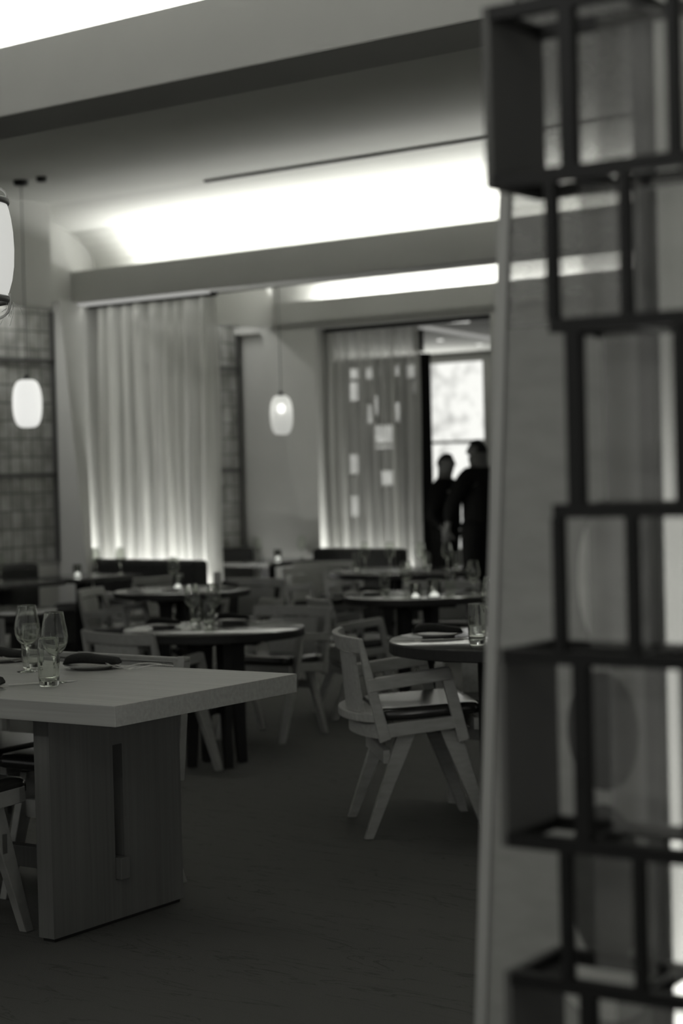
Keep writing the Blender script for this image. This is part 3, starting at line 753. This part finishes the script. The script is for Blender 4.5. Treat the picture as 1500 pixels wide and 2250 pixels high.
# pale cloths and card
def cloth():
    return MB().loft([[(x, -w_, 0), (x, w_, 0), (x, w_, z), (x, -w_, z)] for x, w_, z in ((-.06, .03, .006), (-.03, .035, .018), (.0, .036, .024), (.03, .034, .016), (.06, .028, .005))]).build('pale_napkin', M_napw, smooth=True)
CL = cloth(); tag(CL, '', 'napkin')
for x, y, a, l in [(-8.80, 10.18, .5, 'pale napkin at the left rim of the round table before the curtain'), (-8.53, 10.26, .9, 'pale napkin beside the votive before the curtain'),
                   (-6.97, 10.30, .6, 'pale napkin at the left rim of the candlelit round table'), (-8.62, 12.55, .4, 'pale napkin on the left of the furthest round table')]:
    place(CL, (x, y, T2), a, l, 'pale folded napkins')
o = MB().add([(-.028, 0, 0), (.028, 0, 0), (.028, .02, .13), (-.028, .02, .13), (-.028, .06, 0), (.028, .06, 0), (.028, .022, .131), (-.028, .022, .131)], [(0, 1, 2, 3), (4, 7, 6, 5), (3, 2, 6, 7), (0, 3, 7, 4), (1, 5, 6, 2)]).build('folded_card', M_napw)
o.location = (-8.26, 10.46, T2); o.rotation_euler.z = .5; tag(o, 'pale upright folded card on the small round table, right of the glowing curtain', 'card')

# ------------------------------------------------------------------ pendants
def pendant(r, h, mat, bulb):
    p = empty('globe_pendant'); tag(p, '', 'lamp')
    pr = []
    for k in range(17):
        a = -PI/2+PI*k/16; ca, sa = math.cos(a), math.sin(a)
        pr.append((r*(max(ca, 0)**.5), h/2*(abs(sa)**.9)*(1 if sa > 0 else -1)))
    MB().lathe(pr, 32).build('shade', mat, p)
    MB().lathe([(0, h/2-.005), (.018, h/2-.005), (.018, h/2+.03), (0, h/2+.03)], 16).build('cap', M_cord, p)
    if bulb: MB().lathe([(.0, .01), (.022, .025), (.03, .05), (.022, .075), (0, .09)], 16).build('bulb', M_bulb, p)
    return p
def cord(p, z, ztop):
    MB().tube([(0, 0, .16), (0, 0, ztop-z)], .003, 6).build('cord', M_cord, p)
    MB().lathe([(0, ztop-z-.03), (.045, ztop-z-.03), (.05, ztop-z), (0, ztop-z)], 16).build('canopy', M_dark, p)
p = pendant(.094, .31, M_globe, False); cord(p, 1.886, 3.32); p.location = RM(-8.81, 8.12, 1.886); p.scale = (K, K, K)
tag(p, 'bright white capsule pendant lamp hanging at the left over the banquette table', 'lamp', 'capsule pendants')
l = bpy.data.lights.new('pendant_glow', 'POINT'); l.energy = 3; l.shadow_soft_size = .1; lo = bpy.data.objects.new('pendant_glow', l); lo.location = (0, 0, 0); lo.parent = p; C.objects.link(lo)
p = pendant(.087, .30, M_milk, True); cord(p, 1.841, 3.32); p.location = RM(-8.918, 10.82, 1.841); p.scale = (K, K, K)
tag(p, 'dimmer capsule pendant lamp with a bright bulb showing, left of the doorway', 'lamp', 'capsule pendants')
o = MB().lathe([(0, -.03), (.03, -.03), (.035, 0), (0, 0)], 16).build('ceiling_sensor', M_dark)
o.location = RM(-8.62, 8.12, 3.32); o.scale = (K, K, K); tag(o, 'small dark ceiling fitting right beside the cord of the left pendant', 'ceiling fitting')
# paper lantern at the left edge
L = empty('paper_lantern', (-3.894, 3.778, 2.068)); tag(L, 'large white paper lantern with dark hoops above the long table', 'lamp')
pr = [(.130, -.140), (.138, -.114), (.145, -.09), (.151, -.05), (.153, 0), (.151, .05), (.146, .09), (.141, .114), (.136, .130)]
inner = [(r-.002, z) for r, z in reversed(pr)]
MB().lathe(pr+inner, 56, closed=True).build('paper_shade', M_paper, L)
def hoop(z, r, name):
    pts = [(r*math.cos(2*PI*k/48), r*math.sin(2*PI*k/48), z) for k in range(48)]
    rings = []
    for k in range(49):
        a = 2*PI*k/48; rings.append([((r+.006*math.cos(b))*math.cos(a), (r+.006*math.cos(b))*math.sin(a), z+.010*math.sin(b)) for b in [2*PI*q/10 for q in range(10)]])
    MB().loft(rings, cap=False).build(name, M_darkhoop, L, smooth=True)
hoop(.137, .138, 'hoop'); hoop(-.147, .134, 'hoop')
d0 = Vector((math.cos(.6), math.sin(.6), 0))
def handle(z0, sgn, H, name):
    pts = []
    for k in range(21):
        a = PI*k/20; pts.append(tuple(d0*(.138*math.cos(a)*(1 if abs(math.cos(a)) < .98 else 1))+Vector((0, 0, z0+sgn*H*abs(math.sin(a))**.38))))
    MB().tube(pts, .004, 8).build(name, M_bamboo, L)
handle(.13, 1, .055, 'wire_handle'); handle(-.13, -1, .085, 'wire_handle')
MB().tube([(0, 0, .2), (0, 0, 3.8-2.078)], .003, 6).build('cord', M_cord, L)
for k in range(7):
    r_ = random.Random(k); b = d0*.138+Vector((r_.uniform(-.01, .01), r_.uniform(-.01, .01), -.155))
    q = b+Vector((r_.uniform(-.03, .03), r_.uniform(-.03, .03), r_.uniform(-.07, -.02)))
    MB().tube([b, (b+q)/2+Vector((.006, .004, .004)), q], .0007, 4).build('loose_fibre', M_bamboo, L)

# ------------------------------------------------------------------ people
def skinmesh(name, verts, edges, radii, mat, parent=None, root=0, sub=1):
    me = bpy.data.meshes.new(name); me.from_pydata(verts, edges, []); me.materials.append(mat)
    o = bpy.data.objects.new(name, me); C.objects.link(o)
    s = o.modifiers.new('skin', 'SKIN'); s.use_smooth_shade = True; s.use_x_symmetry = False
    if not me.skin_vertices: 
        pass
    for i, r in enumerate(radii):
        sv = me.skin_vertices[0].data[i]; sv.radius = (r, r) if not isinstance(r, tuple) else r
        sv.use_root = (i == root)
    b = o.modifiers.new('subdivision', 'SUBSURF'); b.levels = sub+1; b.render_levels = sub+1
    if parent: o.parent = parent
    return o
def person(loc, rz, k, armL, armR, label):
    # faces +x, left is +y; armL/armR: (elbow, wrist) in local metres before scaling
    V = [(0, 0, .95), (0, 0, 1.1), (.005, 0, 1.25), (0, 0, 1.40), (.005, 0, 1.50), (.02, 0, 1.585), (.03, 0, 1.655), (.015, 0, 1.72)]
    E_ = [(i, i+1) for i in range(7)]; Rr = [.13, .125, .15, .115, .068, .092, .108, .078]
    def ch(start, pts, rs):
        i0 = start
        for p_, r_ in zip(pts, rs):
            V.append(p_); E_.append((i0, len(V)-1)); Rr.append(r_); i0 = len(V)-1
        return i0
    ch(6, [(.118, 0, 1.63)], [.014])                           # nose
    ch(6, [(.02, .092, 1.645)], [.016]); ch(6, [(.02, -.092, 1.645)], [.016])   # ears
    ch(5, [(.085, 0, 1.575)], [.03])                           # chin and mouth
    for sg, arm in ((1, armL), (-1, armR)):
        el, wr = arm
        i = ch(3, [(0, sg*.13, 1.415), (0, sg*.195, 1.385), el, ((el[0]+wr[0])/2, (el[1]+wr[1])/2, (el[2]+wr[2])/2), wr], [.07, .06, .043, .04, .027])
        d = (Vector(wr)-Vector(el)).normalized(); sd = d.cross(Vector((0, 0, 1)))
        sd = sd.normalized() if sd.length > .2 else Vector((1, 0, 0))
        palm = Vector(wr)+d*.05; i = ch(i, [tuple(palm)], [.034])
        for q, ln in zip((-1.5, -.5, .5, 1.5), (.06, .075, .07, .055)):
            b = palm+d*.035+sd*q*.018; ch(i, [tuple(b), tuple(b+d*ln*.5+Vector((0, 0, -.006))), tuple(b+d*ln+Vector((0, 0, -.018)))], [.010, .009, .008])
        tb = palm-sd*.035; ch(i, [tuple(tb), tuple(tb+d*.03-sd*.012)], [.011, .009])
        j = ch(0, [(0, sg*.095, .88), (.012, sg*.10, .50), (-.01, sg*.10, .10), (.03, sg*.11, .045), (.14, sg*.125, .03)], [.10, .062, .042, .038, .03])
    t = empty('person', loc, rz); tag(t, label, 'person', None); t.scale = (k, k, k)
    skinmesh('body', V, E_, Rr, M_skin, t)
    # shirt
    v2 = [(0, 0, .87), (0, 0, 1.1), (.005, 0, 1.25), (0, 0, 1.40), (.005, 0, 1.465)]; e2 = [(0, 1), (1, 2), (2, 3), (3, 4)]; r2 = [.20, .175, .195, .155, .085]
    for sg, arm in ((1, armL), (-1, armR)):
        el, wr = arm; i0 = 3
        for p_, r_ in (((0, sg*.13, 1.415), .105), ((0, sg*.20, 1.38), .092), (el, .07), ((el[0]*.2+wr[0]*.8, el[1]*.2+wr[1]*.8, el[2]*.2+wr[2]*.8), .052)):
            v2.append(p_); e2.append((i0, len(v2)-1)); r2.append(r_); i0 = len(v2)-1
    skinmesh('shirt', v2, e2, r2, M_black, t)
    v3 = [(0, 0, 1.08), (0, 0, .93)]; e3 = [(0, 1)]; r3 = [.165, .19]
    for sg in (1, -1):
        i0 = 1
        for p_, r_ in (((0, sg*.098, .86), .14), ((.012, sg*.102, .50), .10), ((-.008, sg*.104, .09), .08)):
            v3.append(p_); e3.append((i0, len(v3)-1)); r3.append(r_); i0 = len(v3)-1
    skinmesh('trousers', v3, e3, r3, M_black, t)
    MB().lathe([(.148, .985), (.152, .985), (.152, 1.02), (.148, 1.02)], 24, closed=True).build('belt', M_leath, t)
    # hair cap
    rings = []
    for q in range(7):
        a = PI/2*q/6; rings.append([(.012+.090*math.cos(a)*math.cos(2*PI*s/20), .080*math.cos(a)*math.sin(2*PI*s/20), 1.668+(.03 if math.cos(2*PI*s/20) > .3 else -.04)*(1-q/6)+.082*math.sin(a)) for s in range(20)])
    MB().loft(rings).build('hair', M_hair, t, smooth=True)
    for sg in (1, -1):
        MB().lathe([(0, 0), (.05, 0), (.052, .05), (.045, .09), (0, .10)], 16, c=(0, sg*.11, 0)).add([(x, sg*.11+y, z) for x, y, z in [(-.06, -.045, 0), (.19, -.04, 0), (.19, .04, 0), (-.06, .045, 0), (-.05, -.035, .09), (.12, -.035, .06), (.12, .035, .06), (-.05, .035, .09)]], [(0, 3, 2, 1), (4, 5, 6, 7), (0, 1, 5, 4), (1, 2, 6, 5), (2, 3, 7, 6), (3, 0, 4, 7)]).build('shoe', M_leath, t, smooth=False)
    return t
person(HM(-10.74, 15.65, LOW), math.radians(20), 1.0, ((-.02, .30, 1.13), (.05, .20, .92)), ((-.10, -.33, 1.12), (.03, -.24, .98)), 'shorter person in dark shirt and trousers facing the other person')
person(HM(-10.0, 15.2, LOW), math.radians(165), 1.07, ((.10, .29, 1.15), (.20, .24, .95)), ((.22, -.26, 1.22), (.46, -.20, 1.26)), 'taller person in black reaching an arm toward the other person')
# plant behind the people
pl = empty('potted_plant', HM(-11.25, 17.2, LOW)); tag(pl, 'tall dark spiky plant behind the taller person', 'plant')
MB().lathe([(0, 0), (.16, 0), (.2, .4), (.19, .42), (.17, .42), (.165, .36), (0, .36)], 24).build('pot', M_pot, pl)
MB().tube([(0, 0, .36), (.02, 0, .9), (0, .02, 1.45)], [.03, .025, .02], 8).build('stem', M_leaf, pl)
for k in range(22):
    r_ = random.Random(k+50); a = r_.uniform(0, 6.28); e = r_.uniform(.1, 1.3); ln = r_.uniform(.28, .5)
    d = Vector((math.cos(a)*math.cos(e), math.sin(a)*math.cos(e), math.sin(e))); sd = d.cross(Vector((0, 0, 1))).normalized(); nn = sd.cross(d)
    b = Vector((0, .02, 1.40)); P = []
    for q in range(7):
        t_ = q/6; c_ = b+d*ln*t_-Vector((0, 0, .18*t_*t_*ln/.4)); w_ = .022*math.sin(PI*min(.98, t_*.9+.1))+.002
        P.append([tuple(c_-sd*w_), tuple(c_+nn*.002), tuple(c_+sd*w_), tuple(c_-nn*.002)])
    MB().loft(P).build('leaf', M_leaf, pl)

# ------------------------------------------------------------------ metal screen in the right foreground
S = empty('metal_screen', (0, 0, 0)); tag(S, 'dark metal screen of staggered open boxes with woven glass panes at the right', 'screen')
X0, Y0, Dp, X1 = -1.129, 2.01, .125, -.50
lv = [.0, .165, .355, .56, .755, .93, 1.162, 1.343, 1.57, 1.755, 1.963, 2.15, 2.36, 2.55, 2.74]
odd_set = {4: 1, 2: 1, 0: 1}
b_ = .0085
n = len(lv)-1
for i, z in enumerate(lv):
    # tier below / above decide how far left the rails reach
    below = (i-1) % 2 == 1; full = True
    mb = MB()
    xl = X0 if i in (3, 4, 5, 6, 9, 10, 11, 12, 13, 14, 1, 2) and i not in (7, 8) else X0+.075
    mb.box(xl, X1, Y0-b_, Y0+b_, z-b_, z+b_).build('front_rail', M_dark, S)
    MB().box(xl, X1, Y0+Dp-b_, Y0+Dp+b_, z-b_, z+b_).build('rear_rail', M_dark, S)
    for xx in (xl, X0+.244, X0+.104) if i % 2 else (xl, X0+.178):
        MB().box(xx-b_*.8, xx+b_*.8, Y0+b_, Y0+Dp-b_, z-b_*.8, z+b_*.8).build('tie_bar', M_dark, S)
tiers = {3: 'even', 4: 'odd'}
def is_odd(k): return k in (1, 3, 5, 7, 9, 11, 13)
for k in range(n):
    z0, z1 = lv[k]+b_, lv[k+1]-b_
    od = is_odd(k)
    xs = [X0+.106, X0+.244, X0+.38, X0+.52] if od else [X0+.079, X0+.178, X0+.315, X0+.455, X0+.59]
    if k == 3 or k == 9 or k == 5: pass
    for j, x in enumerate(xs):
        wd = b_*1.15 if (od and j == 0) else b_*.75
        MB().box(x-wd, x+wd, Y0-b_, Y0+b_, z0, z1).build('post', M_dark, S)
    if k in (1, 3, 5, 9, 11, 13):
        o = MB().box(X0-b_, X0+b_*.2, Y0-b_, Y0+Dp+b_, z0-2*b_, z1+2*b_).build('end_panel', M_endp, S); o['label'] = 'solid dark end panel'
    st = xs[0]
    for j in range(len(xs)-1):
        a, c_ = xs[j]+b_, xs[j+1]-b_
        MB().box(a, c_, Y0+.058, Y0+.062, z0, z1).build('glass_pane', M_pane, S)
# frosted fin beside and behind it
FN = empty('frosted_glass_panel', (0, 0, 0)); tag(FN, 'tall frosted glass panel with leaning left edge behind the metal screen', 'glass panel')
Yf = 2.35
def xe(z): return -1.313-.0593*(1.782-z)
def slabp(z0, z1, xa0, xa1, xb0, xb1, y0, y1):
    return MB().add([(xa0, y0, z0), (xb0, y0, z0), (xb1, y0, z1), (xa1, y0, z1), (xa0, y1, z0), (xb0, y1, z0), (xb1, y1, z1), (xa1, y1, z1)],
                    [(0, 1, 2, 3), (4, 7, 6, 5), (0, 4, 5, 1), (3, 2, 6, 7), (0, 3, 7, 4), (1, 5, 6, 2)])
ew = .018
slabp(0, 1.60, xe(0)+ew, xe(1.6)+ew, -1.093, -1.093, Yf, Yf+.004).build('lower_pane', M_frost, FN)
o = slabp(1.60, 2.70, xe(1.6)+ew, xe(2.7)+ew, -1.093, -1.093, Yf, Yf+.004).build('upper_pane', M_clearp, FN); o['label'] = 'clearer upper pane'
slabp(0, 2.70, xe(0), xe(2.7), xe(0)+ew, xe(2.7)+ew, Yf-.004, Yf+.008).build('edge_strip', M_trim, FN)
MB().box(-1.093, -1.070, Yf-.012, Yf+.012, 0, 2.70).build('side_post', M_endp, FN)
# paler and darker ovals laid on the front of the pane
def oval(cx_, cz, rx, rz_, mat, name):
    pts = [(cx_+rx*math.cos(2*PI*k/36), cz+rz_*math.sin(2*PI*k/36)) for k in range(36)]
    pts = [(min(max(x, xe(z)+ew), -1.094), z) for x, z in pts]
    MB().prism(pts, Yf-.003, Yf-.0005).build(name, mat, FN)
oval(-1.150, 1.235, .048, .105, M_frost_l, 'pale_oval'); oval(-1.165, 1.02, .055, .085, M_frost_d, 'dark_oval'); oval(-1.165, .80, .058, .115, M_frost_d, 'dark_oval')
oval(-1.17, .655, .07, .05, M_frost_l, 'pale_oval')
